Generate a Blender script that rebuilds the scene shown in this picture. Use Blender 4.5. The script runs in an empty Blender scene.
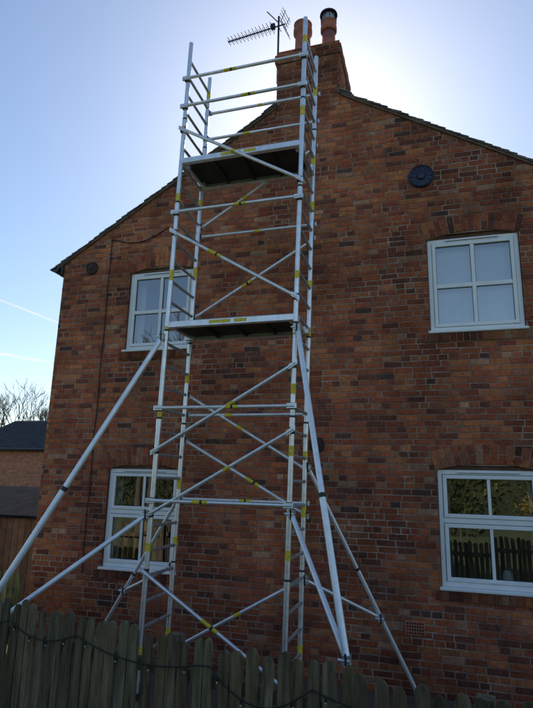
import bpy, math, random
from mathutils import Vector, Matrix, noise
random.seed(7)
scene = bpy.context.scene
CZ = 2.0      # camera height
WY = 7.0      # gable wall plane
GZ = -0.30    # ground level

# ------------------------------------------------------------------ helpers
class MB:
    def __init__(s):
        s.v=[]; s.f=[]; s.m=[]; s.c=[]; s.sm=[]
    def add(s, verts, faces, mat=0, col=(1,1,1), smooth=False):
        o=len(s.v)
        s.v += [tuple(p) for p in verts]
        s.c += [(col[0],col[1],col[2],1.0)]*len(verts)
        for f in faces:
            s.f.append([i+o for i in f]); s.m.append(mat); s.sm.append(smooth)
    def box(s, a, b, mat=0, col=(1,1,1)):
        x0,y0,z0=a; x1,y1,z1=b
        vs=[(x0,y0,z0),(x1,y0,z0),(x1,y1,z0),(x0,y1,z0),(x0,y0,z1),(x1,y0,z1),(x1,y1,z1),(x0,y1,z1)]
        s.add(vs,[(0,3,2,1),(4,5,6,7),(0,1,5,4),(1,2,6,5),(2,3,7,6),(3,0,4,7)],mat,col)
    def bbox(s, a, b, bv, mat=0, col=(1,1,1)):
        x0,y0,z0=a; x1,y1,z1=b
        vs=[(x0,y1,z0),(x1,y1,z0),(x1,y1,z1),(x0,y1,z1),
            (x0,y0+bv,z0),(x1,y0+bv,z0),(x1,y0+bv,z1),(x0,y0+bv,z1),
            (x0+bv,y0,z0+bv),(x1-bv,y0,z0+bv),(x1-bv,y0,z1-bv),(x0+bv,y0,z1-bv)]
        fs=[(0,3,2,1),(8,9,10,11)]
        for i in range(4):
            j=(i+1)%4
            fs.append((i,j,4+j,4+i)); fs.append((4+i,4+j,8+j,8+i))
        s.add(vs,fs,mat,col)
    def obox(s, c, ax, ay, az, mat=0, col=(1,1,1)):
        c=Vector(c); ax=Vector(ax); ay=Vector(ay); az=Vector(az)
        vs=[]
        for k in (-1,1):
            for (i,j) in ((-1,-1),(1,-1),(1,1),(-1,1)):
                vs.append(c+ax*i+ay*j+az*k)
        s.add(vs,[(0,3,2,1),(4,5,6,7),(0,1,5,4),(1,2,6,5),(2,3,7,6),(3,0,4,7)],mat,col)
    def tube(s, a, b, r, r2=None, n=12, mat=0, caps=True, col=(1,1,1), smooth=True):
        a=Vector(a); b=Vector(b); r2=r if r2 is None else r2
        d=(b-a)
        if d.length<1e-6: return
        d.normalize()
        t=Vector((0,0,1)) if abs(d.z)<0.9 else Vector((1,0,0))
        u=d.cross(t).normalized(); w=d.cross(u)
        vs=[]
        for (p,rr) in ((a,r),(b,r2)):
            for i in range(n):
                an=2*math.pi*i/n
                vs.append(p+u*(rr*math.cos(an))+w*(rr*math.sin(an)))
        s.add(vs,[(i,(i+1)%n,n+(i+1)%n,n+i) for i in range(n)],mat,col,smooth)
        if caps:
            s.add(vs,[tuple(range(n))[::-1],tuple(range(n,2*n))],mat,col)
    def lathe(s, c, prof, n=24, mat=0, col=(1,1,1), smooth=True):
        c=Vector(c); vs=[]
        for (r,z) in prof:
            for i in range(n):
                an=2*math.pi*i/n
                vs.append(c+Vector((r*math.cos(an),r*math.sin(an),z)))
        fs=[]
        for k in range(len(prof)-1):
            for i in range(n):
                j=(i+1)%n
                fs.append((k*n+i,k*n+j,(k+1)*n+j,(k+1)*n+i))
        s.add(vs,fs,mat,col,smooth)
    def ball(s,c,r,mat=0,n=8,col=(1,1,1)):
        prof=[(max(0.0005,r*math.sin(math.pi*k/6)),-r*math.cos(math.pi*k/6)) for k in range(7)]
        s.lathe(c,prof,n,mat,col)
    def obj(s, name, mats, parent=None):
        me=bpy.data.meshes.new(name)
        me.from_pydata(s.v,[],s.f)
        for m in mats: me.materials.append(m)
        me.polygons.foreach_set("material_index",s.m)
        me.polygons.foreach_set("use_smooth",s.sm)
        ca=me.color_attributes.new("Col",'FLOAT_COLOR','POINT')
        flat=[x for c in s.c for x in c]
        ca.data.foreach_set("color",flat)
        me.update()
        o=bpy.data.objects.new(name,me)
        scene.collection.objects.link(o)
        if parent: o.parent=parent
        return o

def empty(name, loc=(0,0,0)):
    e=bpy.data.objects.new(name,None); scene.collection.objects.link(e)
    return e

# ------------------------------------------------------------------ materials
def nodes(name):
    m=bpy.data.materials.new(name); m.use_nodes=True
    nt=m.node_tree; b=nt.nodes["Principled BSDF"]
    return m,nt,b
def N(nt,t,**kw):
    n=nt.nodes.new(t)
    for k,v in kw.items(): setattr(n,k,v)
    return n
def noise_node(nt,scale,detail=4,rough=0.6,coord=None):
    n=N(nt,'ShaderNodeTexNoise'); n.inputs['Scale'].default_value=scale
    n.inputs['Detail'].default_value=detail; n.inputs['Roughness'].default_value=rough
    if coord is not None: nt.links.new(coord,n.inputs['Vector'])
    return n
def ramp(nt,fac,stops):
    r=N(nt,'ShaderNodeValToRGB')
    el=r.color_ramp.elements
    el[0].position=stops[0][0]; el[0].color=(*stops[0][1],1)
    el[1].position=stops[1][0]; el[1].color=(*stops[1][1],1)
    for p,c in stops[2:]:
        e=el.new(p); e.color=(*c,1)
    nt.links.new(fac,r.inputs['Fac']); return r
def mix(nt,mode,fac,a,b):
    m=N(nt,'ShaderNodeMix'); m.data_type='RGBA'; m.blend_type=mode
    if isinstance(fac,(int,float)): m.inputs[0].default_value=fac
    else: nt.links.new(fac,m.inputs[0])
    for idx,x in ((6,a),(7,b)):
        if isinstance(x,tuple): m.inputs[idx].default_value=(*x,1)
        else: nt.links.new(x,m.inputs[idx])
    return m.outputs[2]
def simple(name,col,rough=0.6,metal=0.0,var=0.25,vs=8,bump=0.0,bs=40,usecol=False,spec=0.5,streak=False):
    m,nt,b=nodes(name)
    tc=N(nt,'ShaderNodeTexCoord')
    co=tc.outputs['Object']
    if streak:
        mp=N(nt,'ShaderNodeMapping'); mp.inputs['Scale'].default_value=(1,1,0.12); nt.links.new(co,mp.inputs[0]); co=mp.outputs[0]
    n=noise_node(nt,vs,5,0.65,co)
    lo=tuple(c*(1-var) for c in col); hi=tuple(min(1,c*(1+var)) for c in col)
    r=ramp(nt,n.outputs['Fac'],[(0.3,lo),(0.7,hi)])
    out=r.outputs['Color']
    if usecol:
        a=N(nt,'ShaderNodeAttribute'); a.attribute_name='Col'
        out=mix(nt,'MULTIPLY',1.0,out,a.outputs['Color'])
    nt.links.new(out,b.inputs['Base Color'])
    b.inputs['Roughness'].default_value=rough; b.inputs['Metallic'].default_value=metal
    b.inputs['Specular IOR Level'].default_value=spec
    if bump>0:
        n2=noise_node(nt,bs,4,0.6,co)
        bp=N(nt,'ShaderNodeBump'); bp.inputs['Strength'].default_value=bump; bp.inputs['Distance'].default_value=0.01
        nt.links.new(n2.outputs['Fac'],bp.inputs['Height']); nt.links.new(bp.outputs[0],b.inputs['Normal'])
    return m

def brick_mat():
    m,nt,b=nodes("old_brick")
    tc=N(nt,'ShaderNodeTexCoord'); a=N(nt,'ShaderNodeAttribute'); a.attribute_name='Col'
    n1=noise_node(nt,24,6,0.78,tc.outputs['Object'])
    r1=ramp(nt,n1.outputs['Fac'],[(0.28,(0.55,0.51,0.49)),(0.72,(1.42,1.42,1.42))])
    c=mix(nt,'MULTIPLY',1.0,a.outputs['Color'],r1.outputs['Color'])
    n2=noise_node(nt,0.8,7,0.68,tc.outputs['Object'])       # soot / damp patches
    r2=ramp(nt,n2.outputs['Fac'],[(0.36,(0.5,0.46,0.46)),(0.58,(1.14,1.1,1.06))])
    c=mix(nt,'MULTIPLY',0.85,c,r2.outputs['Color'])
    mp=N(nt,'ShaderNodeMapping'); mp.inputs['Scale'].default_value=(1,1,0.22); nt.links.new(tc.outputs['Object'],mp.inputs[0])
    n6=noise_node(nt,2.2,5,0.6,mp.outputs[0])               # vertical run-off staining
    r6=ramp(nt,n6.outputs['Fac'],[(0.38,(0.7,0.67,0.66)),(0.58,(1.05,1.05,1.05))])
    c=mix(nt,'MULTIPLY',0.8,c,r6.outputs['Color'])
    n3=noise_node(nt,70,3,0.8,tc.outputs['Object'])         # mortar smears, lime specks
    r3=ramp(nt,n3.outputs['Fac'],[(0.54,(0,0,0)),(0.70,(1,1,1))])
    n4=noise_node(nt,2.3,6,0.7,tc.outputs['Object'])
    r4=ramp(nt,n4.outputs['Fac'],[(0.42,(0.05,0.05,0.05)),(0.66,(0.8,0.8,0.8))])
    f=mix(nt,'MULTIPLY',1.0,r3.outputs['Color'],r4.outputs['Color'])
    c=mix(nt,'MIX',f,c,(0.48,0.35,0.26))
    nt.links.new(c,b.inputs['Base Color']); b.inputs['Roughness'].default_value=0.88
    b.inputs['Specular IOR Level'].default_value=0.2
    n5=noise_node(nt,60,6,0.75,tc.outputs['Object'])
    bp=N(nt,'ShaderNodeBump'); bp.inputs['Strength'].default_value=0.8; bp.inputs['Distance'].default_value=0.014
    nt.links.new(n5.outputs['Fac'],bp.inputs['Height']); nt.links.new(bp.outputs[0],b.inputs['Normal'])
    return m
def mortar_mat():
    m,nt,b=nodes("lime_mortar")
    tc=N(nt,'ShaderNodeTexCoord')
    n=noise_node(nt,1.7,7,0.75,tc.outputs['Object'])
    r=ramp(nt,n.outputs['Fac'],[(0.3,(0.12,0.08,0.06)),(0.5,(0.28,0.19,0.145)),(0.66,(0.50,0.39,0.30))])
    nt.links.new(r.outputs['Color'],b.inputs['Base Color']); b.inputs['Roughness'].default_value=0.95
    n5=noise_node(nt,80,5,0.7,tc.outputs['Object'])
    bp=N(nt,'ShaderNodeBump'); bp.inputs['Strength'].default_value=0.6; bp.inputs['Distance'].default_value=0.01
    nt.links.new(n5.outputs['Fac'],bp.inputs['Height']); nt.links.new(bp.outputs[0],b.inputs['Normal'])
    return m
def brick_tex_mat(name,axis='XZ',c1=(0.40,0.14,0.07),c2=(0.24,0.09,0.05)):
    m,nt,b=nodes(name)
    tc=N(nt,'ShaderNodeTexCoord'); sp=N(nt,'ShaderNodeSeparateXYZ'); cb=N(nt,'ShaderNodeCombineXYZ')
    nt.links.new(tc.outputs['Object'],sp.inputs[0])
    nt.links.new(sp.outputs['X' if axis=='XZ' else 'Y'],cb.inputs['X']); nt.links.new(sp.outputs['Z'],cb.inputs['Y'])
    br=N(nt,'ShaderNodeTexBrick'); nt.links.new(cb.outputs[0],br.inputs['Vector'])
    br.inputs['Scale'].default_value=1; br.inputs['Brick Width'].default_value=0.235; br.inputs['Row Height'].default_value=0.075
    br.inputs['Mortar Size'].default_value=0.006; br.inputs['Mortar Smooth'].default_value=0.3
    br.inputs['Color1'].default_value=(*c1,1); br.inputs['Color2'].default_value=(*c2,1); br.inputs['Mortar'].default_value=(0.3,0.24,0.19,1)
    n=noise_node(nt,6,5,0.7,tc.outputs['Object'])
    r=ramp(nt,n.outputs['Fac'],[(0.3,(0.6,0.6,0.6)),(0.7,(1.3,1.3,1.3))])
    c=mix(nt,'MULTIPLY',1.0,br.outputs['Color'],r.outputs['Color'])
    nt.links.new(c,b.inputs['Base Color']); b.inputs['Roughness'].default_value=0.9
    bp=N(nt,'ShaderNodeBump'); bp.inputs['Strength'].default_value=0.5; bp.inputs['Distance'].default_value=0.01; bp.invert=True
    nt.links.new(br.outputs['Fac'],bp.inputs['Height']); nt.links.new(bp.outputs[0],b.inputs['Normal'])
    return m

M_brick=brick_mat(); M_mortar=mortar_mat()
M_brickside=brick_tex_mat("side_brick",'YZ'); M_brickgar=brick_tex_mat("garage_brick",'XZ',(0.62,0.25,0.13),(0.48,0.18,0.10))
M_tile=simple("roof_tile",(0.12,0.10,0.085),0.85,var=0.4,vs=5,bump=0.4,usecol=True)
M_pot=simple("terracotta",(0.44,0.15,0.09),0.8,var=0.35,vs=9,bump=0.3)
M_black=simple("black_plastic",(0.012,0.012,0.014),0.45,var=0.3)
M_iron=simple("painted_iron",(0.012,0.018,0.045),0.4,var=0.3,bump=0.3)
M_rust=simple("rusty_iron",(0.06,0.035,0.025),0.7,var=0.4,bump=0.4)
M_upvc=simple("white_upvc",(0.86,0.87,0.86),0.3,var=0.07,vs=3)
M_seal=simple("window_gasket",(0.02,0.02,0.02),0.6)
M_lead=simple("lead_flashing",(0.25,0.26,0.28),0.6,var=0.3)
M_alu=simple("aluminium",(0.88,0.88,0.89),0.36,metal=0.7,var=0.18,vs=14,bump=0.08,bs=90)
M_alu2=simple("dull_aluminium",(0.50,0.50,0.51),0.5,metal=0.75,var=0.35,vs=18,bump=0.1)
M_galv=simple("pale_aluminium",(0.86,0.89,0.95),0.42,metal=0.55,var=0.12,vs=10)
M_yel=simple("yellow_label",(0.80,0.58,0.04),0.5,var=0.4,vs=45)
M_plas=simple("clip_black",(0.03,0.03,0.03),0.5)
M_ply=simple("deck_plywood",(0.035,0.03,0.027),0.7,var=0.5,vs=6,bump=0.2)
M_curt=simple("net_blind",(0.88,0.89,0.90),0.8,var=0.05)
M_room=simple("room_plaster",(0.26,0.24,0.21),0.9,var=0.1)
M_fence=simple("weathered_timber",(0.18,0.145,0.095),0.9,var=0.65,vs=26,bump=0.8,bs=60,usecol=True,streak=True,spec=0.2)
M_cable=simple("cable",(0.01,0.01,0.01),0.6)
M_bulb=simple("bulb_glass",(0.35,0.35,0.32),0.2,var=0.1)
M_shed=simple("shed_timber",(0.24,0.11,0.055),0.8,var=0.35,vs=6,bump=0.3,usecol=True)
M_slate=simple("slate_roof",(0.045,0.047,0.055),0.8,var=0.35,vs=4,bump=0.3)
M_felt=simple("felt_roof",(0.022,0.022,0.026),1.0,var=0.35,vs=4,bump=0.3,spec=0.02)
M_bark=simple("bark",(0.10,0.08,0.06),0.9,var=0.4,bump=0.6)

def glass_mat():
    m,nt,b=nodes("window_glass"); nt.nodes.remove(b)
    out=nt.nodes['Material Output']
    fr=N(nt,'ShaderNodeFresnel'); fr.inputs['IOR'].default_value=1.5
    mm=N(nt,'ShaderNodeMath',operation='MULTIPLY_ADD'); mm.inputs[1].default_value=1.9; mm.inputs[2].default_value=0.26
    nt.links.new(fr.outputs[0],mm.inputs[0])
    tr=N(nt,'ShaderNodeBsdfTransparent'); tr.inputs[0].default_value=(0.88,0.92,0.9,1)
    gl=N(nt,'ShaderNodeBsdfGlossy'); gl.inputs['Roughness'].default_value=0.01
    tc=N(nt,'ShaderNodeTexCoord'); n=noise_node(nt,1.6,1,0.5,tc.outputs['Object'])
    bp=N(nt,'ShaderNodeBump'); bp.inputs['Strength'].default_value=0.1; bp.inputs['Distance'].default_value=0.02
    nt.links.new(n.outputs['Fac'],bp.inputs['Height']); nt.links.new(bp.outputs[0],gl.inputs['Normal'])
    ms=N(nt,'ShaderNodeMixShader'); nt.links.new(mm.outputs[0],ms.inputs[0])
    nt.links.new(tr.outputs[0],ms.inputs[1]); nt.links.new(gl.outputs[0],ms.inputs[2])
    nt.links.new(ms.outputs[0],out.inputs['Surface'])
    return m
M_glass=glass_mat()

def leaf_mat(name,c1,c2):
    m,nt,b=nodes(name)
    a=N(nt,'ShaderNodeAttribute'); a.attribute_name='Col'
    tc=N(nt,'ShaderNodeTexCoord'); n=noise_node(nt,1.2,4,0.6,tc.outputs['Object'])
    r=ramp(nt,n.outputs['Fac'],[(0.35,c1),(0.65,c2)])
    c=mix(nt,'MULTIPLY',1.0,r.outputs['Color'],a.outputs['Color'])
    nt.links.new(c,b.inputs['Base Color']); b.inputs['Roughness'].default_value=0.6
    t=N(nt,'ShaderNodeBsdfTranslucent'); nt.links.new(c,t.inputs[0])
    ms=N(nt,'ShaderNodeMixShader'); ms.inputs[0].default_value=0.3
    nt.links.new(b.outputs[0],ms.inputs[1]); nt.links.new(t.outputs[0],ms.inputs[2])
    nt.links.new(ms.outputs[0],nt.nodes['Material Output'].inputs['Surface'])
    return m
M_leafg=leaf_mat("leaf_green",(0.06,0.09,0.025),(0.14,0.16,0.04))
M_leafy=leaf_mat("leaf_golden",(0.30,0.22,0.045),(0.50,0.32,0.08))
def grass_mat():
    m,nt,b=nodes("grass")
    tc=N(nt,'ShaderNodeTexCoord'); n=noise_node(nt,0.8,8,0.7,tc.outputs['Object'])
    r=ramp(nt,n.outputs['Fac'],[(0.3,(0.04,0.06,0.018)),(0.7,(0.11,0.13,0.035))])
    nt.links.new(r.outputs['Color'],b.inputs['Base Color']); b.inputs['Roughness'].default_value=0.95
    n5=noise_node(nt,25,5,0.7,tc.outputs['Object'])
    bp=N(nt,'ShaderNodeBump'); bp.inputs['Strength'].default_value=1; bp.inputs['Distance'].default_value=0.03
    nt.links.new(n5.outputs['Fac'],bp.inputs['Height']); nt.links.new(bp.outputs[0],b.inputs['Normal'])
    return m
M_grass=grass_mat()
M_path=simple("gravel",(0.12,0.085,0.065),0.95,var=0.5,vs=60,bump=1,bs=60)

# ------------------------------------------------------------------ ground
g=MB(); g.add([(-3000,-3000,GZ),(3000,-3000,GZ),(3000,3000,GZ),(-3000,3000,GZ)],[(0,1,2,3)]); g.obj("ground",[M_grass])
p=MB(); p.add([(-7,4.4,GZ+.004),(4,3.3,GZ+.004),(4,7.0,GZ+.004),(-7,7.0,GZ+.004)],[(0,1,2,3)]); p.obj("gravel_path",[M_path])

# ------------------------------------------------------------------ house
XL,XR=-5.59,2.45; AX=-1.57; EZ=3.30+CZ; RZ=5.81+CZ; SL=(RZ-EZ)/(AX-XL); YB=14.5
house=empty("brick_house")
wins=[
 (0.0,1.11,1.84+CZ,3.12+CZ,'up','r'),
 (-4.375,-3.31,1.80+CZ,3.045+CZ,'up','l'),
 (0.0,1.14,-1.17+CZ,0.17+CZ,'lo','r'),
 (-4.46,-3.34,-1.235+CZ,0.11+CZ,'lo','l')]
RISE=0.05
CHX0,CHX1=-2.09,-1.13; CHY0,CHY1=6.995,7.95; CHZ0=7.36; CHZ=8.49

PAL=[((0.46,0.135,0.062),6),((0.54,0.195,0.082),3.2),((0.35,0.10,0.054),4),((0.21,0.077,0.052),1.5),((0.41,0.165,0.09),2),((0.52,0.28,0.17),0.5),((0.13,0.068,0.057),0.35)]
def brick_col(x,z,seed=0):
    t=noise.noise(Vector((x*0.6+seed,z*0.6,3.1)))
    w=[p[1] for p in PAL]
    if t>0.1: w[1]*=2.2
    if t<-0.1: w[3]*=2.0; w[2]*=1.6
    if z>5.2: w[1]*=1.7; w[5]*=1.5; w[3]*=0.7
    if z<2.2: w[3]*=1.5; w[2]*=1.4
    c=random.choices([p[0] for p in PAL],w)[0]
    k=random.uniform(0.90,1.16)
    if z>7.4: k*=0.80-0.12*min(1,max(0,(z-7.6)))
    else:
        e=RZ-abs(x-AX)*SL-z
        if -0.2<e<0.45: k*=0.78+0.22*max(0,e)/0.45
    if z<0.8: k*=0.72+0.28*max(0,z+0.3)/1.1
    return tuple(v*k for v in c)

def bricks(mb,O,U,Nn,u0f,u1f,z0,z1,holes,rel=0.006,phase=0,colf=brick_col,mat=0):
    O=Vector(O); U=Vector(U); Nn=Vector(Nn); Z=Vector((0,0,1))
    pitch=0.0745; row=0; z=z0
    while z<z1-0.01:
        za=z; zb=min(z+pitch,z1)
        header=((row+phase)%4==3)
        L=0.113 if header else 0.226
        ulo=min(u0f(za),u0f(zb)); uhi=max(u1f(za),u1f(zb))
        u=math.floor(ulo/0.23)*0.23 - (0.057 if header else (0.115 if row%2 else 0)) - 0.23
        u+=0.006*math.sin(row*0.7)+random.uniform(-0.02,0.02)
        while u<uhi:
            w=L+random.uniform(-0.010,0.010)
            if (not header) and random.random()<0.08: w=0.113
            a0,a1=u,u+w
            segs=[(a0,a1)]
            for (hx0,hx1,hz0,hz1) in holes:
                if zb-0.02>hz0 and za+0.02<hz1:
                    ns=[]
                    for (s0,s1) in segs:
                        if s1<=hx0 or s0>=hx1: ns.append((s0,s1))
                        else:
                            if s0<hx0: ns.append((s0,hx0+0.005))
                            if s1>hx1: ns.append((hx1-0.005,s1))
                    segs=ns
            for (s0,s1) in segs:
                la,lb=u0f(za),u0f(zb); ra,rb=u1f(za),u1f(zb)
                mj=0.0054
                A0=max(s0+mj,la); A1=min(s1-mj,ra); B0=max(s0+mj,lb); B1=min(s1-mj,rb)
                if A1-A0<0.012: continue
                if B1<B0+0.004:
                    mid=min(max(B0,A0),A1) if B0>A1 else max(min(B1,A1),A0)
                    B0=mid-0.002; B1=mid+0.002
                j=lambda:random.uniform(-0.0032,0.0032)
                zz0=za+mj; zz1=zb-mj
                c4=[(A0+j(),zz0+j()),(A1+j(),zz0+j()),(B1+j(),zz1+j()),(B0+j(),zz1+j())]
                cx=sum(q[0] for q in c4)/4; cz=sum(q[1] for q in c4)/4
                rr=rel+random.uniform(-0.004,0.003)
                bv=0.005
                vs=[]
                for (q,zq) in c4: vs.append(O+U*q+Z*zq-Nn*0.02)
                for (q,zq) in c4: vs.append(O+U*q+Z*zq+Nn*(rr-0.004))
                tl=random.uniform(-0.0015,0.0015)
                for i,(q,zq) in enumerate(c4):
                    dq=max(-bv,min(bv,cx-q)); dz=max(-bv,min(bv,cz-zq))
                    vs.append(O+U*(q+dq)+Z*(zq+dz)+Nn*(rr+(tl if i<2 else -tl)))
                fs=[(8,9,10,11)]
                for i in range(4):
                    k=(i+1)%4
                    fs+= [(i,k,4+k,4+i),(4+i,4+k,8+k,8+i)]
                mb.add(vs,fs,mat,colf(cx,cz))
            u+=w+0.0035
        z+=pitch; row+=1

holes=[(w[0],w[1],w[2]-0.0,w[3]+RISE) for w in wins]
bm=MB()
L0=lambda z: XL if z<EZ else XL+(z-EZ)/SL
R0=lambda z: XR if z<EZ else XR-(z-EZ)/SL
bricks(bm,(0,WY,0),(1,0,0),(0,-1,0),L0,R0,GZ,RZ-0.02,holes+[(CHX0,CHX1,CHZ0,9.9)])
bm.obj("gable_wall_bricks",[M_brick],house)

wl=MB()
xs=sorted(set([XL,XR]+[w[0] for w in wins]+[w[1] for w in wins]))
zs=sorted(set([GZ,EZ]+[w[2] for w in wins]+[w[3]+RISE for w in wins]))
for i in range(len(xs)-1):
    for k in range(len(zs)-1):
        cx=(xs[i]+xs[i+1])/2; cz=(zs[k]+zs[k+1])/2
        if any(h[0]<cx<h[1] and h[2]<cz<h[3] for h in holes): continue
        wl.add([(xs[i],WY,zs[k]),(xs[i+1],WY,zs[k]),(xs[i+1],WY,zs[k+1]),(xs[i],WY,zs[k+1])],[(0,1,2,3)])
wl.add([(XL,WY,EZ),(XR,WY,EZ),(AX,WY,RZ)],[(0,1,2)])
for h in holes:
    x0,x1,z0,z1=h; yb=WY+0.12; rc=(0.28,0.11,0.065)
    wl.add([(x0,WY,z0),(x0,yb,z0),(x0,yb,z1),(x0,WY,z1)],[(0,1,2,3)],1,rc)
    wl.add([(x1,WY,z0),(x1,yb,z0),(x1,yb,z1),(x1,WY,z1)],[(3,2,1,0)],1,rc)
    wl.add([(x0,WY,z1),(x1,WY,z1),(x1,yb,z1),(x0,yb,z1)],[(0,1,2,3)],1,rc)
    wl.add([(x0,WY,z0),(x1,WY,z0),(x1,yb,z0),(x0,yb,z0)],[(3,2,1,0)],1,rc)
wl.add([(XL,WY,GZ),(XL,YB,GZ),(XL,YB,EZ),(XL,WY,EZ)],[(3,2,1,0)],2)
wl.add([(XR,WY,GZ),(XR,YB,GZ),(XR,YB,EZ),(XR,WY,EZ)],[(0,1,2,3)],2)
wl.add([(XL,YB,GZ),(XR,YB,GZ),(XR,YB,EZ),(AX,YB,RZ),(XL,YB,EZ)],[(4,3,2,1,0)],3)
wl.obj("walls",[M_mortar,M_brick,M_brickside,M_brickgar],house)

# arches and sills
ar=MB()
for (x0,x1,z0,z1,kind,side) in wins:
    xc=(x0+x1)/2; hw=(x1-x0)/2+0.02; r=RISE+0.03
    R=(hw*hw+r*r)/(2*r); zc=z1+0.012+r-R-0.02; th=math.asin(hw/R)
    H=0.225; n=15
    pts=[]; up=[]; K=16
    for i in range(K+1):
        t=-th+2*th*i/K
        pts.append((xc+R*math.sin(t),zc+R*math.cos(t)))
        up.append((xc+(R+H)*math.sin(t),zc+(R+H)*math.cos(t)))
    vs=[(a,WY-0.008,b) for a,b in pts]+[(a,WY-0.008,b) for a,b in up]
    ar.add(vs,[(i,i+1,K+2+i,K+1+i) for i in range(K)],1)
    vs=[(a,WY-0.008,b) for a,b in pts]+[(a,WY+0.06,b) for a,b in pts]
    ar.add(vs,[(i,K+1+i,K+2+i,i+1) for i in range(K)],1)
    for i in range(n):
        t0=-th+2*th*i/n+0.0028; t1=-th+2*th*(i+1)/n-0.0028
        for (h0,h1) in (((0,H),) if (i%2==0) else ((0,H*0.49),(H*0.53,H))):
            rr=WY-0.013-random.uniform(0,0.003)
            q=[(xc+(R+h0)*math.sin(t0),zc+(R+h0)*math.cos(t0)),(xc+(R+h0)*math.sin(t1),zc+(R+h0)*math.cos(t1)),
               (xc+(R+h1)*math.sin(t1),zc+(R+h1)*math.cos(t1)),(xc+(R+h1)*math.sin(t0),zc+(R+h1)*math.cos(t0))]
            cx=sum(a for a,b in q)/4; cz=sum(b for a,b in q)/4
            vs=[(a,WY,b) for a,b in q]+[(a,rr+0.004,b) for a,b in q]+[(a+(0.004 if a<cx else -0.004),rr,b+(0.005 if b<cz else -0.005)) for a,b in q]
            fs=[(8,9,10,11)]
            for a in range(4):
                b=(a+1)%4; fs+=[(a,b,4+b,4+a),(4+a,4+b,8+b,8+a)]
            ar.add(vs,fs,0,brick_col(cx,cz))
    ns=int((x1-x0+0.16)/0.078); sx=x0-0.08
    for i in range(ns):
        a=sx+i*0.078+0.004; b=sx+(i+1)*0.078-0.004
        c=brick_col(a,z0); c=tuple(v*0.6 for v in c)
        ar.bbox((a,WY-0.035+random.uniform(-.003,.003),z0-0.108),(b,WY+0.05,z0-0.006),0.005,0,c)
    ar.box((sx,WY-0.024,z0-0.112),(sx+ns*0.078,WY+0.04,z0-0.003),1)
ar.obj("arches_and_sills",[M_brick,M_mortar],house)

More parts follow.
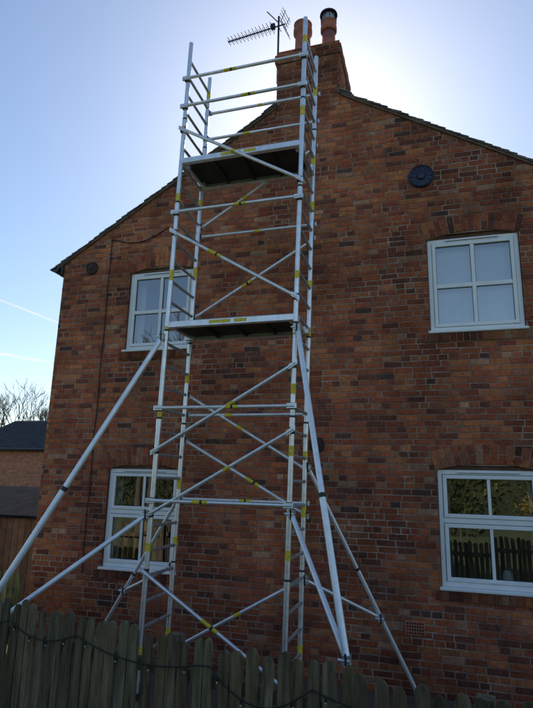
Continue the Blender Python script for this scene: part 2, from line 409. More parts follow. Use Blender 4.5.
# windows
def window(i,x0,x1,z0,z1,kind,side):
    w=MB(); y=WY+0.035; F=0.055; S=0.045
    def fr(a0,a1,b0,b1,t,yy,d=0.05,bv=0.006):
        w.bbox((a0,yy,b0),(a0+t,yy+d,b1),bv); w.bbox((a1-t,yy,b0),(a1,yy+d,b1),bv)
        w.bbox((a0+t-0.004,yy+0.001,b0),(a1-t+0.004,yy+d,b0+t),bv); w.bbox((a0+t-0.004,yy+0.001,b1-t),(a1-t+0.004,yy+d,b1),bv)
    w.box((x0,y+0.01,z0+0.03),(x0+0.004,y+0.06,z1),1)
    zb=z0+0.035
    fr(x0+0.004,x1-0.004,zb,z1,F,y,0.07)
    w.bbox((x0-0.02,WY-0.05,z0),(x1+0.02,y+0.07,z0+0.034),0.008)
    w.box((x0,y+0.005,z1+0.001),(x1,y+0.06,z1+RISE),2,(0.2,0.12,0.09))
    w.bbox((x0+0.22,y-0.012,z1-0.036),(x1-0.22,y+0.004,z1-0.014),0.004); 
    w.box((x0+0.24,y-0.013,z1-0.037),(x1-0.24,y-0.004,z1-0.033),1)
    ix0,ix1=x0+F+0.004,x1-F-0.004; iz0,iz1=zb+F,z1-F
    panes=[]
    xm=(x0+x1)/2
    def gask(q0,q1,r0,r1):
        t=0.005; yy=y+0.012
        w.box((q0,yy,r0),(q0+t,yy+.01,r1),1); w.box((q1-t,yy,r0),(q1,yy+.01,r1),1)
        w.box((q0+t,yy,r0),(q1-t,yy+.01,r0+t),1); w.box((q0+t,yy,r1-t),(q1-t,yy+.01,r1),1)
        panes.append((q0,q1,r0,r1))
    def sash(a0,a1,b0,b1,cols,bar):
        fr(a0+0.003,a1-0.003,b0+0.003,b1-0.003,S,y-0.014,0.06)
        g0,g1,h0,h1=a0+S+0.003,a1-S-0.003,b0+S+0.003,b1-S-0.003
        w.bbox((xm-bar/2,y-0.006,h0-0.003),(xm+bar/2,y+0.04,h1+0.003),0.006)
        for (q0,q1) in ((g0,xm-bar/2),(xm+bar/2,g1)): gask(q0,q1,h0,h1)
        w.box((a0-0.001,y-0.002,b0-0.001),(a0+0.003,y+0.01,b1),1); w.box((a0,y-0.002,b1-0.003),(a1,y+0.01,b1+0.001),1)
    if kind=='up':
        zm=iz0+(iz1-iz0)*0.48
        fr(ix0+0.003,ix1-0.003,iz0+0.003,iz1-0.003,S,y-0.014,0.06)
        g0,g1,h0,h1=ix0+S+.003,ix1-S-.003,iz0+S+.003,iz1-S-.003
        w.bbox((xm-0.024,y-0.006,h0-.003),(xm+0.024,y+0.04,h1+.003),0.006)
        for (q0,q1) in ((g0,xm-0.024),(xm+0.024,g1)):
            w.bbox((q0-.002,y-0.007,zm-0.028),(q1+.002,y+0.04,zm+0.028),0.006)
            for (r0,r1) in ((h0,zm-0.028),(zm+0.028,h1)): gask(q0,q1,r0,r1)
    else:
        zm=iz0+(iz1-iz0)*0.56
        w.bbox((ix0-0.004,y+0.001,zm-0.03),(ix1+0.004,y+0.07,zm+0.03),0.006)
        sash(ix0,ix1,iz0,zm-0.03,2,0.035); sash(ix0,ix1,zm+0.03,iz1,2,0.035)
        w.bbox((xm-0.06,y-0.03,iz0+0.012),(xm+0.06,y-0.014,iz0+0.03),0.004)
    for (a,b,c,d) in panes:
        tx=random.uniform(-0.002,0.002); tz=random.uniform(-0.002,0.002)
        w.add([(a,y+0.02-tx-tz,c),(b,y+0.02+tx-tz,c),(b,y+0.02+tx+tz,d),(a,y+0.02-tx+tz,d)],[(0,1,2,3)],3)
    w.obj("window_%d"%i,[M_upvc,M_seal,M_brick,M_glass],house)
    r=MB(); a,b,c,d=x0-0.6,x1+0.6,z0-0.7,z1+0.25
    y0,y1=WY+0.125,WY+2.6
    r.add([(a,y0,c),(b,y0,c),(b,y1,c),(a,y1,c),(a,y0,d),(b,y0,d),(b,y1,d),(a,y1,d)],[(0,1,2,3),(4,7,6,5),(1,5,6,2),(2,6,7,3),(3,7,4,0)],0)
    if kind=='up' and side=='r':
        K=90; vs=[]
        for k in range(K+1):
            xx=x0-0.02+(x1-x0+0.04)*k/K; yy=WY+0.15+0.006*math.sin(k*1.1+math.sin(k*0.3)*2)
            vs+=[(xx,yy,z0-0.05),(xx,yy,z1+0.05)]
        r.add(vs,[(2*k,2*k+2,2*k+3,2*k+1) for k in range(K)],1,smooth=True)
    else:
        wd=0.18 if kind=='up' else 0.13
        for (s0,s1) in ((x0-0.1,x0+wd),(x1-wd,x1+0.1)):
            K=14; vs=[]
            for k in range(K+1):
                xx=s0+(s1-s0)*k/K; yy=WY+0.24+0.025*math.sin(k*1.7)
                vs+=[(xx,yy,z0-0.2),(xx,yy,z1+0.05)]
            r.add(vs,[(2*k,2*k+2,2*k+3,2*k+1) for k in range(K)],1)
        r.box((x0-0.1,WY+0.125,z0+0.0),(x1+0.1,WY+0.32,z0+0.03),1)
        if kind=='lo' and side=='r':
            r.lathe((x0+0.72,WY+0.17,z0+0.03),[(0.04,0),(0.06,0.03),(0.055,0.16),(0.035,0.2)],14,1)
    r.obj("room_%d"%i,[M_room,M_curt],house)
for i,w in enumerate(wins): window(i+1,*w)

# roof tiles
rt=MB()
ang=math.atan(SL); slen=(AX-XL)/math.cos(ang)+0.16
for sg in (-1,1):
    d=Vector((sg*math.cos(ang),0,-math.sin(ang))); nn=Vector((sg*math.sin(ang),0,math.cos(ang)))
    apex=Vector((AX,0,RZ+0.01))
    k=0; s=0.02
    while s<slen-0.05:
        yy=WY-0.045+random.uniform(-0.012,0.010); first=True
        while yy<YB+0.05:
            wd=(0.083 if (first and k%2) else 0.165); first=False
            s0,s1=s-0.11,s+0.155
            y0,y1=yy+0.0015,yy+wd-0.0015
            b0=0.012+random.uniform(-.002,.002); b1=0.040+random.uniform(-.006,.010)
            skip=(y1<CHY1 and (apex+d*s).x>CHX0 and (apex+d*s).x<CHX1)
            if not skip:
                vs=[]
                for (ss,bb) in ((s0,b0),(s1,b1)):
                    for t in (0,0.014):
                        for y in (y0,y1):
                            q=apex+d*ss+nn*(bb+t); vs.append((q.x,y,q.z))
                g_=random.uniform(0.6,1.5)
                rt.add(vs,[(0,1,3,2),(4,6,7,5),(0,4,5,1),(2,3,7,6),(0,2,6,4),(1,5,7,3)],0,(g_,g_*random.uniform(.9,1.02),g_*random.uniform(.85,1)))
            yy+=wd
        s+=0.112; k+=1
    def strip(y0,y1,n0,n1,m,col=(1,1,1),sa=0.0,sb=slen-0.02):
        vs=[]
        for ss in (sa,sb):
            for n_ in (n0,n1):
                for y in (y0,y1):
                    q=apex+d*ss+nn*n_; vs.append((q.x,y,q.z))
        rt.add(vs,[(0,1,3,2),(4,6,7,5),(0,4,5,1),(2,3,7,6),(0,2,6,4),(1,5,7,3)],m,col)
    strip(WY-0.035,WY+0.3,-0.004,0.008,0,(1.6,1.4,1.2),0.55)
    strip(WY-0.028,WY+0.05,0.008,0.022,1,(1,1,1),0.55)
    strip(WY+0.05,YB,-0.06,0.0,0)
y=CHY1+0.05
while y<YB:
    K=8; vs=[]
    for (yy,r) in ((y,0.13),(y+0.44,0.125)):
        for i in range(K+1):
            t=math.pi*i/K
            vs.append((AX+r*math.cos(t),yy,RZ+0.02+0.75*r*math.sin(t)))
    rt.add(vs,[(i,i+1,K+2+i,K+1+i) for i in range(K)],2)
    y+=0.45
rt.obj("roof",[M_tile,M_mortar,M_pot],house)

gu=MB()
for sg,xe in ((-1,XL),(1,XR)):
    gx=xe+sg*0.12; gz=EZ-0.075; K=8; prof=[]
    for i in range(K+1):
        t=math.pi+math.pi*i/K
        prof.append((0.06*math.cos(t),0.06*math.sin(t)))
    for r in (1.0,0.93):
        vs=[(gx+a*r,WY-0.06,gz+b*r) for a,b in prof]+[(gx+a*r,YB,gz+b*r) for a,b in prof]
        gu.add(vs,[(i,i+1,K+2+i,K+1+i) for i in range(K)],0)
    gu.add([(gx+a,WY-0.06,gz+b) for a,b in prof],[tuple(range(K+1))],0)
    gu.box((min(xe,xe+sg*0.05),WY-0.03,EZ-0.16),(max(xe,xe+sg*0.05),YB,EZ-0.0),0)
gu.obj("gutters",[M_black],house)

pl=MB()
def plate(x,z,r,mat):
    prof=[(0.001,0),(r,0),(r,0.018),(r*0.93,0.03),(r*0.85,0.02),(r*0.4,0.026),(r*0.3,0.05),(r*0.12,0.055),(0.001,0.055)]
    n=28; vs=[]; y0=WY-0.008
    for (a,b) in prof:
        for i in range(n):
            t=2*math.pi*i/n; vs.append((x+a*math.cos(t),y0-b,z+a*math.sin(t)))
    pl.add(vs,[(k*n+i,k*n+(i+1)%n,(k+1)*n+(i+1)%n,(k+1)*n+i) for k in range(len(prof)-1) for i in range(n)],mat)
    for i in range(6):
        t=math.pi*i/6
        pl.obox((x,y0-0.024,z),(r*0.86*math.cos(t),0,r*0.86*math.sin(t)),(-0.006*math.sin(t),0,0.006*math.cos(t)),(0,0.005,0),mat)
plate(-0.03,4.04+CZ,0.165,0); plate(-5.06,3.19+CZ,0.105,1); plate(-1.45,0.45+CZ,0.10,1)
pl.obj("pattress_plates",[M_iron,M_rust],house)
cb=MB(); pts=[]
for i in range(15):
    t=i/14; pts.append((-3.76-0.98*t,WY-0.02,3.74+CZ-0.16*math.sin(math.pi*min(1,t*1.02))*0.9-0.10*t))
for i in range(14):
    pts.append((-4.74+0.008*math.sin(i*2.1),WY-0.02,3.60+CZ-4.9*(i/13)))
for a,b in zip(pts,pts[1:]): cb.tube(a,b,0.007,n=6,caps=False)
cb.obj("aerial_cable",[M_cable],house)
ab=MB()
for (x,z) in ((-0.31,-1.60+CZ),(-4.95,-0.75+CZ)):
    ab.bbox((x-0.11,WY-0.016,z-0.075),(x+0.11,WY,z+0.075),0.004,0)
    for i in range(7):
        for k in range(4):
            xx=x-0.084+i*0.028; zz=z-0.051+k*0.034
            ab.box((xx-0.009,WY-0.0175,zz-0.011),(xx+0.009,WY-0.015,zz+0.011),1)
ab.obj("air_bricks",[M_pot,M_black],house)

# chimney
ch=MB()
def stack(x0,x1,y0,y1,z0,z1,ph):
    ch.box((x0+0.001,y0+0.001,z0),(x1-0.001,y1-0.001,z1-0.001),1)
    bricks(ch,(0,y0,0),(1,0,0),(0,-1,0),lambda z:x0,lambda z:x1,z0,z1,[],phase=ph)
    bricks(ch,(x1,0,0),(0,1,0),(1,0,0),lambda z:y0,lambda z:y1,z0,z1,[],phase=ph+1)
    bricks(ch,(x0,0,0),(0,-1,0),(-1,0,0),lambda z:-y1,lambda z:-y0,z0,z1,[],phase=ph+1)
    bricks(ch,(0,y1,0),(-1,0,0),(0,1,0),lambda z:-x1,lambda z:-x0,z0,z1,[],phase=ph)
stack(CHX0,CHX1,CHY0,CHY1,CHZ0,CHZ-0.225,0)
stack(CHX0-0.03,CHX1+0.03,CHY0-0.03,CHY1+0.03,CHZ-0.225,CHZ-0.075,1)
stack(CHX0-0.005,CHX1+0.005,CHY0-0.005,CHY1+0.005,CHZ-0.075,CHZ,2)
ch.add([(CHX0,CHY0,CHZ),(CHX1,CHY0,CHZ),(CHX1,CHY1,CHZ),(CHX0,CHY1,CHZ),(CHX0+.15,CHY0+.2,CHZ+.1),(CHX1-.15,CHY0+.2,CHZ+.1),(CHX1-.15,CHY1-.2,CHZ+.1),(CHX0+.15,CHY1-.2,CHZ+.1)],
       [(0,1,5,4),(1,2,6,5),(2,3,7,6),(3,0,4,7),(4,5,6,7)],1)
ch.box((CHX1+0.012,CHY0+0.02,CHZ0+0.0),(CHX1+0.018,CHY1,CHZ0+0.27),2)
ch.obox((CHX1+0.09,CHY0+0.45,RZ-(CHX1-AX+0.09)*SL+0.085),(0.10,0,-0.10*SL),(0,0.5,0),(0.002,0,0.004),2)
ch.obox((CHX0-0.09,CHY0+0.45,RZ-(AX-CHX0+0.09)*SL+0.085),(0.10,0,0.10*SL),(0,0.5,0),(-0.002,0,0.004),2)
ch.obj("chimney_stack",[M_brick,M_mortar,M_lead],house)
po=MB()
def pot(x,y,z,h,r):
    po.lathe((x,y,z),[(r*1.12,0),(r*1.08,0.1),(r*0.98,0.14),(r*0.9,h*0.75),(r*0.9,h-0.2),(r*1.14,h-0.18),(r*1.14,h-0.10),(r*0.98,h-0.09),(r*1.0,h-0.03),(r*1.12,h-0.02),(r*1.12,h),(r*0.85,h),(r*0.8,h-0.3)],28,0)
pot(-1.80,7.45,CHZ+0.05,0.80,0.135); pot(-1.37,7.45,CHZ+0.05,0.74,0.115)
po.lathe((-1.37,7.45,CHZ+0.79),[(0.10,0),(0.10,0.13)],20,2)
for i in range(10):
    t=2*math.pi*i/10
    po.tube((-1.37+0.125*math.cos(t),7.45+0.125*math.sin(t),CHZ+0.79),(-1.37+0.13*math.cos(t),7.45+0.13*math.sin(t),CHZ+0.93),0.006,n=6,mat=1)
po.lathe((-1.37,7.45,CHZ+0.92),[(0.145,0),(0.14,0.03),(0.07,0.055),(0.001,0.06)],20,1)
po.obj("chimney_pots",[M_pot,M_black,M_alu2],house)

# ------------------------------------------------------------------ TV aerial
ae=MB()
mx,my=-2.16,7.25
ae.tube((mx,my,8.15),(mx,my,9.42),0.016,n=10)
ae.box((mx+0.02,my-0.1,8.28),(mx+0.07,my+0.1,8.31),0); ae.box((mx+0.02,my-0.1,8.42),(mx+0.07,my+0.1,8.45),0)
bz=9.24; A=Vector((mx+0.12,my-0.03,bz-0.02)); B=Vector((-3.09,7.38,bz+0.03))
ae.tube(A,B,0.011,n=8)
dr=(B-A).normalized(); pr=Vector((-dr.y,dr.x,0)).normalized()
for i in range(13):
    q=A+(B-A)*(0.22+0.76*i/12); h=0.105-0.003*i
    ae.tube(q-pr*h+Vector((0,0,0.03)),q+pr*h+Vector((0,0,0.03)),0.0055,n=6)
    ae.tube(q-pr*h*0.9-Vector((0,0,0.03)),q+pr*h*0.9-Vector((0,0,0.03)),0.0055,n=6)
    ae.tube(q-Vector((0,0,0.035)),q+Vector((0,0,0.035)),0.007,n=6)
for sg in (-1,1):
    for k in range(4):
        q=A+dr*0.04+Vector((0,0,sg*(0.03+0.045*k)))-dr*(0.02*k)
        ae.tube(q-pr*0.16,q+pr*0.16,0.005,n=6)
    for o in (-0.08,0.08):
        ae.tube(A+pr*o+dr*0.04,A+pr*o+Vector((0,0,sg*0.18))-dr*0.04,0.005,n=6)
ae.box((mx-0.13,my-0.03,bz-0.03),(mx-0.06,my+0.03,bz+0.05),0)
ae.tube((mx,my,9.3),(mx-0.22,my+0.05,9.62),0.009,n=8)
ae.tube((mx,my,9.22),(mx+0.08,my-0.12,9.0),0.006,n=6)
ae.obj("tv_aerial",[M_iron])

# ------------------------------------------------------------------ scaffold tower
tower=empty("scaffold_tower")
TF,TB=5.2,5.8
def lx(z): return -2.775+0.021*z
def rx(z): return -1.335+0.021*z
def P(side,depth,z): return Vector(((lx(z) if side=='l' else rx(z)),(TF if depth=='f' else TB),z+CZ))
base=-2.02; top=5.22
lg=MB(); rg=MB(); st=MB()
joints=[-0.95,0.55,1.50,3.02,4.1]
for s in 'lr':
    for dp in 'fb':
        tp=top if dp=='f' else top-0.02
        lg.tube(P(s,dp,base),P(s,dp,tp),0.0254,n=16)
        for jz in joints:
            lg.tube(P(s,dp,jz-0.045),P(s,dp,jz+0.045),0.029,n=16)
            lg.tube(P(s,dp,jz+0.05),P(s,dp,jz+0.07),0.0275,n=12,mat=1)
        zz=base+0.35
        while zz<top-0.3:
            a=random.uniform(0.07,0.14)
            st.tube(P(s,dp,zz),P(s,dp,zz+a),0.0262,n=16,caps=False)
            zz+=random.choice([0.95,0.6,1.3])
        f=P(s,dp,base)
        lg.tube((f.x,f.y,GZ+0.02),(f.x,f.y,f.z+0.02),0.018,n=10,mat=2)
        lg.tube((f.x,f.y,GZ),(f.x,f.y,GZ+0.025),0.075,n=18,mat=1)
        lg.tube((f.x,f.y,f.z-0.03),(f.x,f.y,f.z+0.03),0.04,n=8,mat=1)
lg.obj("legs",[M_alu,M_plas,M_alu2],tower)
z=base+0.12
while z<top-0.02:
    for s in 'lr':
        rg.tube(P(s,'f',z),P(s,'b',z),0.0165,n=10)
        for dp in 'fb':
            d_=0.03 if dp=='f' else -0.03
            q=P(s,dp,z); rg.tube(q,q+Vector((0,d_,0)),0.021,n=10)
    z+=0.237
rg.obj("ladder_rungs",[M_alu2],tower)
br=MB()
def hook(q,dy):
    br.obox(q+Vector((0,dy*0.6,0)),(0.028,0,0),(0,0.022,0),(0,0,0.03),1)
def brace(s0,z0,s1,z1,dp,label=True):
    off=-0.045 if dp=='f' else 0.045
    a=P(s0,dp,z0)+Vector((0,off,0)); b=P(s1,dp,z1)+Vector((0,off,0))
    d=(b-a).normalized()
    br.tube(a-d*0.03,b+d*0.03,0.0185,n=12)
    hook(a,-off); hook(b,-off)
    br.obox(a,(d*0.05),(0,0.012,0),(0,0,0.024)); br.obox(b,(d*0.05),(0,0.012,0),(0,0,0.024))
    if label:
        L=(b-a).length; t=random.uniform(0.3,0.55); w=random.uniform(0.05,0.11)
        br.tube(a+d*L*t,a+d*(L*t+w),0.0192,n=12,mat=2,caps=False)
        if random.random()<0.6:
            br.tube(a+d*(L*t+w),a+d*(L*t+w+0.025),0.0193,n=12,mat=1,caps=False)
            br.tube(a+d*(L*t+w+0.025),a+d*(L*t+w+0.08),0.0192,n=12,mat=2,caps=False)
for z_ in (4.69,4.31,2.94,0.71,-0.227):
    for dp in 'fb': brace('l',z_,'r',z_,dp)
brace('l',4.0,'r',3.15,'f'); brace('l',3.05,'r',3.95,'b')
brace('l',2.70,'r',1.83,'f'); brace('l',1.88,'r',2.74,'b')
brace('l',0.27,'r',1.12,'f'); brace('l',0.95,'r',0.12,'b')
brace('l',-0.36,'r',0.47,'f'); brace('l',0.43,'r',-0.34,'b')
brace('l',-0.91,'r',-1.76,'f'); brace('l',-1.80,'r',-0.98,'b')
br.obj("braces",[M_alu,M_plas,M_yel],tower)
st.obj("leg_labels",[M_yel],tower)
pf=MB()
for zt in (1.61,3.59):
    x0,x1=lx(zt)+0.03,rx(zt)-0.03; z=zt+CZ
    pf.box((x0,TF+0.03,z+0.02),(x1,TB-0.03,z+0.035),1)
    for (a,b) in ((TF-0.02,TF+0.03),(TB-0.03,TB+0.02)):
        pf.bbox((x0-0.02,a,z-0.025),(x1+0.02,b,z+0.045),0.006,0)
    n=4
    for i in range(n+1):
        xx=x0+(x1-x0)*i/n
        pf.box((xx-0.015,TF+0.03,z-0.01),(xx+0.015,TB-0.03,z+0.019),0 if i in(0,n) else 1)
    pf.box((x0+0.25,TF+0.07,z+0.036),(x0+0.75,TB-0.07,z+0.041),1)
    for xx in (x0,x1):
        for yy in (TF+0.07,TB-0.07):
            pf.box((xx-0.05,yy-0.03,z-0.03),(xx+0.05,yy+0.03,z+0.05),0)
    xm=(x0+x1)/2
    pf.box((xm-0.22,TF-0.023,z-0.005),(xm+0.02,TF-0.019,z+0.03),3); pf.box((xm+0.06,TF-0.023,z-0.005),(xm+0.2,TF-0.019,z+0.03),3)
pf.obj("platforms",[M_alu,M_ply,M_alu2,M_yel],tower)
def stab(i,P0,F,PS,t,r=0.027):
    s=MB(); P0=Vector(P0); F=Vector(F); PS=Vector(PS)
    J=P0+(F-P0)*t
    F=P0+(F-P0)*((P0.z-GZ)/(P0.z-F.z))
    s.tube(P0,F,r,n=16); d=(F-P0)
    s.tube(P0+d*0.42,P0+d*0.43,r+0.004,n=16,mat=1)
    s.tube(P0+d*0.43,F,r*1.1,n=16)
    s.tube(PS,J,r*0.85,n=14)
    for q in (P0,PS,J):
        s.obox(q,(0.032,0,0),(0,0.036,0),(0,0,0.032),2)
        s.tube(q+Vector((-0.06,-0.03,0)),q+Vector((0.03,-0.03,0.0)),0.011,n=8,mat=0)
        s.tube(q+Vector((0,-0.03,-0.05)),q+Vector((0,-0.05,0.05)),0.008,n=8,mat=1)
    s.tube(F,F+Vector((0,0,0.05)),0.06,0.035,n=16,mat=1)
    s.obj("stabiliser_%d"%i,[M_galv,M_plas,M_alu2],tower)
def C(v): return (v[0],v[1],v[2]+CZ)
stab(1,C((lx(1.48)-0.03,5.17,1.48)),C((-4.25,4.1,-2)),C((lx(-.364)-0.03,5.17,-.364)),0.85)
stab(2,C((rx(1.5)+0.03,5.17,1.50)),C((-0.57,4.37,-2)),C((rx(-.3)+0.03,5.17,-.30)),0.80)
stab(3,C((rx(.14)+0.03,5.83,.14)),C((-0.37,6.64,-2)),C((rx(-.98)+0.03,5.83,-.98)),0.72,0.02)
stab(4,C((lx(-.25)-0.03,5.83,-.25)),C((-4.2,6.62,-2)),C((lx(-.95)-0.03,5.83,-.95)),0.62,0.02)

# ------------------------------------------------------------------ picket fences
def fence(name,a,b,h0,h1,lights=False,tone=1.0,tint=(1,1,1)):
    par=empty(name); f=MB()
    a=Vector((a[0],a[1],0)); b=Vector((b[0],b[1],0)); L=(b-a).length; d=(b-a).normalized(); nn=Vector((d.y,-d.x,0))
    if nn.y>0: nn=-nn
    H=lambda s:h0+(h1-h0)*s/L
    s=0
    while s<L:
        w=random.uniform(0.060,0.076); hh=H(s)+random.uniform(-0.035,0.022); lean=random.uniform(-0.016,0.016)
        c=tone*random.uniform(0.5,1.4)*(1.0-0.35*s/L)
        col=(c*random.uniform(.95,1.1)*tint[0],c*tint[1],c*random.uniform(.8,1.0)*tint[2])
        prof=[(0,GZ),(w,GZ),(w+lean,hh-0.045),(w*0.9+lean,hh-0.02),(w*0.68+lean,hh-0.004),(w*0.45+lean,hh),(w*0.2+lean,hh-0.008),(w*0.06+lean,hh-0.025),(lean,hh-0.048)]
        n=len(prof); vs=[]
        tw=random.uniform(-0.006,0.006)
        for off in (0.018,0.0):
            for (u,z) in prof: vs.append(a+d*(s+u)+nn*(off+tw*(1 if u>w/2 else -1))+Vector((0,0,z)))
        fs=[tuple(range(n)),tuple(range(n,2*n))[::-1]]+[(i,n+i,n+(i+1)%n,(i+1)%n) for i in range(n)]
        f.add(vs,fs,0,col)
        s+=w+random.uniform(0.016,0.034)
    for z0_,z1_ in ((0.15,0.15),(h0-0.22,h1-0.22)):
        p0=a-nn*0.024+Vector((0,0,z0_)); p1=b-nn*0.024+Vector((0,0,z1_))
        f.obox((p0+p1)/2,(p1-p0)/2,nn*0.02,(0,0,0.035),0,(0.7*tone,)*3)
    s=0.3
    while s<L:
        hh=H(s)-0.03
        c=a+d*s-nn*0.084; f.obox(c+Vector((0,0,(hh+GZ)/2)),d*0.04,nn*0.04,(0,0,(hh-GZ)/2),0,(0.8*tone,)*3); s+=1.8
    f.obj("pickets",[M_fence],par)
    if lights:
        l=MB(); s=0; pts=[]
        while s<L:
            span=random.uniform(0.5,1.1); dip=random.uniform(0.05,0.16)
            for i in range(12):
                t=i/12
                pts.append(a+d*(s+span*t)+nn*0.03+Vector((0,0,H(s)-0.13-dip*4*t*(1-t))))
            s+=span
        for i,(p0,p1) in enumerate(zip(pts,pts[1:])):
            l.tube(p0,p1,0.004,n=5,caps=False)
            if i%3==1:
                l.tube(p0,p0-Vector((0,0,0.022)),0.006,n=6); l.ball(p0-Vector((0,0,0.03)),0.007,1)
        l.obj("string_lights",[M_cable,M_bulb],par)
    return par
def fy(x): return 3.63-0.198*(x+3.14)
fence("picket_fence",(-7.2,fy(-7.2)),(3.0,fy(3.0)),1.17,1.02,lights=True,tone=0.9)
fence("picket_fence.001",(-11.0,6.3),(-4.72,5.7),0.90,0.90,tone=2.2,tint=(0.95,1.1,0.6))

# ------------------------------------------------------------------ garage + shed (left background)
ga=empty("garage"); m=MB()
x0,x1,y0,y1,ze,zr=-20.5,-10.0,20.0,24.5,3.06,4.55
m.box((x0,y0,GZ),(x1,y1,ze),0)
m.obj("walls",[M_brickgar,M_slate,M_upvc],ga)
m=MB(); e=0.2; ym=(y0+y1)/2
base_=[(x0-e,y0-e,ze),(x1+e,y0-e,ze),(x1+e,y1+e,ze),(x0-e,y1+e,ze)]
m.add(base_+[(x0+0.9,ym,zr),(x1,ym,zr)],[(0,1,5,4),(2,3,4,5),(3,0,4),(1,2,5),(3,2,1,0)],0)
rows=16
for i in range(rows):
    t=i/rows; y=y0-e+(ym-y0+e)*t; z=ze+(zr-ze)*t
    m.box((x0-e+1.1*t+0.02,y,z-0.01),(x1+e,y+0.05,z+0.03),0)
m.tube((x0-e,y0-e-0.05,ze-0.03),(x1+e,y0-e-0.05,ze-0.03),0.06,n=10,mat=1)
m.obj("roof",[M_slate,M_black],ga)
sh=empty("garden_shed"); m=MB()
x0,x1,y0,y1=-9.8,-6.3,9.0,10.6
xx=x0
while xx<x1:
    k=random.uniform(.7,1.3)
    m.bbox((xx,y0,GZ),(xx+0.135,y0+0.03,1.2),0.006,0,(k,k,k)); xx+=0.14
m.box((x0,y0+0.02,GZ),(x1,y1,1.2),0)
m.obj("boards",[M_shed],sh)
m=MB(); m.add([(x0-.1,y0-.1,1.2),(x1+.1,y0-.1,1.2),(x1+.1,y1+.1,1.68),(x0-.1,y1+.1,1.68),(x0-.1,y0-.1,1.25),(x1+.1,y0-.1,1.25),(x1+.1,y1+.1,1.73),(x0-.1,y1+.1,1.73)],
 [(0,3,2,1),(4,5,6,7),(0,1,5,4),(1,2,6,5),(2,3,7,6),(3,0,4,7)],0); m.box((x0,y1-0.05,1.2),(x1,y1-0.02,1.68),1)
m.obj("roof",[M_felt,M_shed],sh)

# ------------------------------------------------------------------ trees
def grow(mb,p,d,r,l,depth,tips,spread=0.55,up=0.15):
    q=p+d*l
    mb.tube(p,q,r,r*0.72,n=7 if depth>2 else 4,caps=False)
    if depth==0:
        tips.append(q); return
    nb=random.choice([2,3,3]) if depth<5 else 3
    for i in range(nb):
        v=Vector((random.gauss(0,1),random.gauss(0,1),random.gauss(0,1))).normalized()
        nd=(d+v*spread+Vector((0,0,up))).normalized()
        grow(mb,q,nd,r*0.68,l*random.uniform(0.68,0.88),depth-1,tips,spread,up)
def bare_tree(name,loc,h,depth=6):
    mb=MB(); tips=[]; grow(mb,Vector(loc),Vector((0,0,1)),h*0.016,h*0.25,depth,tips); return mb.obj(name,[M_bark])
bare_tree("bare_tree",(-29.5,35.0,GZ),8.4,7)
bare_tree("bare_tree.001",(-14.5,-12.0,GZ),10.5,7)
def leafy(name,loc,h,mat,n=4200,depth=4,leaf=0.13):
    par=empty(name)
    mb=MB(); tips=[]; grow(mb,Vector(loc),Vector((0,0,1)),h*0.03,h*0.3,depth,tips,0.75,0.1)
    mb.obj("trunk",[M_bark],par)
    lm=MB(); per=max(1,n//len(tips))
    for t in tips:
        g_=random.uniform(0.5,1.5); rad=h*0.11*random.uniform(0.6,1.2)
        for i in range(per):
            v=Vector((random.gauss(0,.55),random.gauss(0,.55),random.gauss(0,.45)))*rad
            c=t+v
            if c.z<GZ+0.05: continue
            a=Vector((random.gauss(0,1),random.gauss(0,1),random.gauss(0,1))).normalized(); b=a.orthogonal().normalized()
            s=leaf*random.uniform(.6,1.3); k=g_*random.uniform(.75,1.25)
            lm.add([c-a*s,c+b*s*0.5,c+a*s,c-b*s*0.5],[(0,1,2,3)],0,(k,k,k))
    lm.obj("crown",[mat],par)
leafy("garden_tree",(-9.0,-14,GZ),7.0,M_leafg)
leafy("garden_tree.001",(8.5,-16,GZ),6.0,M_leafg)
leafy("golden_shrub",(3.8,-7.0,GZ),2.4,M_leafy,4500,3,0.06)
leafy("golden_shrub.001",(4.6,-9.0,GZ),2.9,M_leafy,3500,3,0.06)
leafy("green_shrub",(1.2,-11,GZ),2.2,M_leafg,2500,3,0.06)
leafy("golden_shrub.002",(-7.5,-9.5,GZ),2.6,M_leafy,2500,3,0.06)
hd=MB()
HH=3.7
for i in range(22000):
    x=random.uniform(-30,20); z=GZ+random.uniform(0.02,1)**0.8*HH; y=-18+random.choice([-1,1])*random.uniform(0.3,0.6)+0.2*math.sin(x*1.3)
    if random.random()<0.3: z=GZ+HH+0.25*math.sin(x*2.0)*math.sin(x*0.7)+random.uniform(-.12,.2); y=-18+random.uniform(-.6,.6)
    c=Vector((x,y,z)); a=Vector((random.gauss(0,1),random.gauss(0,1),random.gauss(0,1))).normalized(); b=a.orthogonal().normalized()
    s=random.uniform(0.08,0.18); k=random.uniform(.5,1.4)
    hd.add([c-a*s,c+b*s*.6,c+a*s,c-b*s*.6],[(0,1,2,3)],0,(k,k,k))
hd.box((-30,-18.3,GZ),(20,-17.7,GZ+HH-0.3),0,(0.4,0.4,0.4))
hd.obj("garden_hedge",[M_leafg])

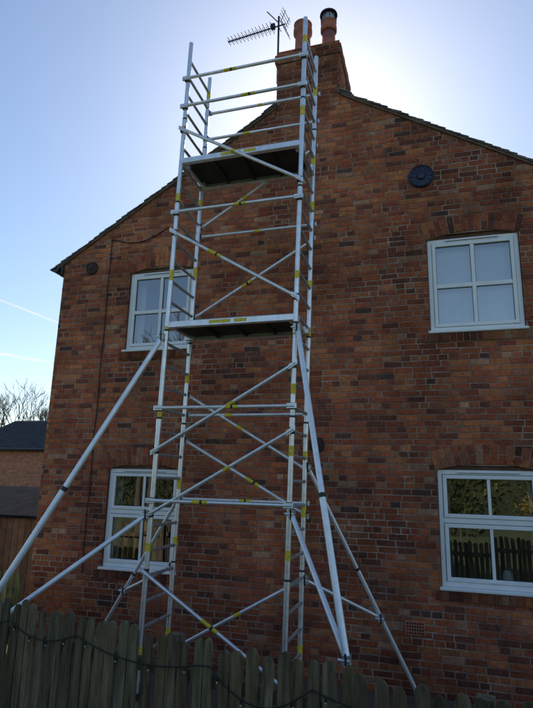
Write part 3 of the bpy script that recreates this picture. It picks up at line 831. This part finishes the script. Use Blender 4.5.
# ------------------------------------------------------------------ contrails
def contrail(name,a,b,w,h,alpha):
    m,nt,bs=nodes(name+"_glow"); nt.nodes.remove(bs)
    e=N(nt,'ShaderNodeEmission'); e.inputs[0].default_value=(1,0.99,0.98,1); e.inputs[1].default_value=1.0  # self-glow stands in for sunlight scattered by the trail
    t=N(nt,'ShaderNodeBsdfTransparent'); ms=N(nt,'ShaderNodeMixShader')
    at=N(nt,'ShaderNodeAttribute'); at.attribute_name='Col'
    tc=N(nt,'ShaderNodeTexCoord'); n=noise_node(nt,0.004,4,0.6,tc.outputs['Object'])
    mm=N(nt,'ShaderNodeMath',operation='MULTIPLY'); nt.links.new(at.outputs['Fac'],mm.inputs[0])
    rr=ramp(nt,n.outputs['Fac'],[(0.3,(alpha*0.4,)*3),(0.65,(alpha,)*3)])
    nt.links.new(rr.outputs[0],mm.inputs[1])
    nt.links.new(mm.outputs[0],ms.inputs[0]); nt.links.new(t.outputs[0],ms.inputs[1]); nt.links.new(e.outputs[0],ms.inputs[2])
    nt.links.new(ms.outputs[0],nt.nodes['Material Output'].inputs['Surface'])
    a=Vector((*a,h)); b=Vector((*b,h)); d=(b-a).normalized(); s=Vector((-d.y,d.x,0))
    a=a-d*2000; K=30; mb=MB()
    for (o0,o1,c0,c1) in ((-1,0,0,1),(0,1,1,0)):
        o=len(mb.v)
        for i in range(K+1):
            t_=i/K; q=a+(b-a)*t_; f=min(1,(1-t_)*12)
            wob=0.2*math.sin(t_*15)
            mb.v.append(tuple(q+s*w*(o0+wob))); mb.c.append((c0*f,)*3+(1,))
            mb.v.append(tuple(q+s*w*(o1+wob))); mb.c.append((c1*f,)*3+(1,))
        for i in range(K):
            mb.f.append([o+2*i,o+2*i+2,o+2*i+3,o+2*i+1]); mb.m.append(0); mb.sm.append(False)
    mb.obj(name,[m])
contrail("contrail",(-3640,3747),(-3570,4620),34,1500,1.0)
contrail("contrail.001",(-5316,5595),(-4904,6148),150,1500,0.9)

# ------------------------------------------------------------------ light
SE,SR=35.0,-11.0
w=bpy.data.worlds.new("World"); scene.world=w; w.use_nodes=True
nt=w.node_tree; bg=nt.nodes['Background']
sk=nt.nodes.new('ShaderNodeTexSky'); sk.sky_type='NISHITA'; sk.sun_disc=False
sk.sun_elevation=math.radians(SE); sk.sun_rotation=math.radians(SR)%(2*math.pi)
sk.air_density=1.1; sk.dust_density=0.45; sk.ozone_density=2.6; sk.altitude=0
nt.links.new(sk.outputs[0],bg.inputs[0]); bg.inputs[1].default_value=0.15
sd=bpy.data.lights.new("sun",'SUN'); sd.energy=5.0; sd.angle=math.radians(0.5); sd.color=(1,0.94,0.85)
so=bpy.data.objects.new("sun",sd); scene.collection.objects.link(so)
dv=Vector((math.sin(math.radians(SR))*math.cos(math.radians(SE)),math.cos(math.radians(SR))*math.cos(math.radians(SE)),math.sin(math.radians(SE))))
so.rotation_euler=dv.to_track_quat('Z','Y').to_euler()
scene.view_settings.view_transform='Standard'; scene.view_settings.look='None'; scene.view_settings.exposure=0

# ------------------------------------------------------------------ camera
cd=bpy.data.cameras.new("camera"); cam=bpy.data.objects.new("camera",cd); scene.collection.objects.link(cam)
cd.sensor_fit='VERTICAL'; cd.sensor_height=36; cd.lens=36*550/708
cd.clip_start=0.05; cd.clip_end=20000
X=Vector((.957,-.043,-.287)); Z=Vector((.028,-.9745,.222))
X.normalize(); Z=(Z-X*Z.dot(X)).normalized(); Y=Z.cross(X)
right=Vector((X.x,Y.x,Z.x)); down=Vector((X.y,Y.y,Z.y)); fwd=Vector((X.z,Y.z,Z.z))
R=Matrix((right,-down,-fwd)).transposed().to_4x4()
R.translation=Vector((0,0,CZ)); cam.matrix_world=R
scene.camera=cam
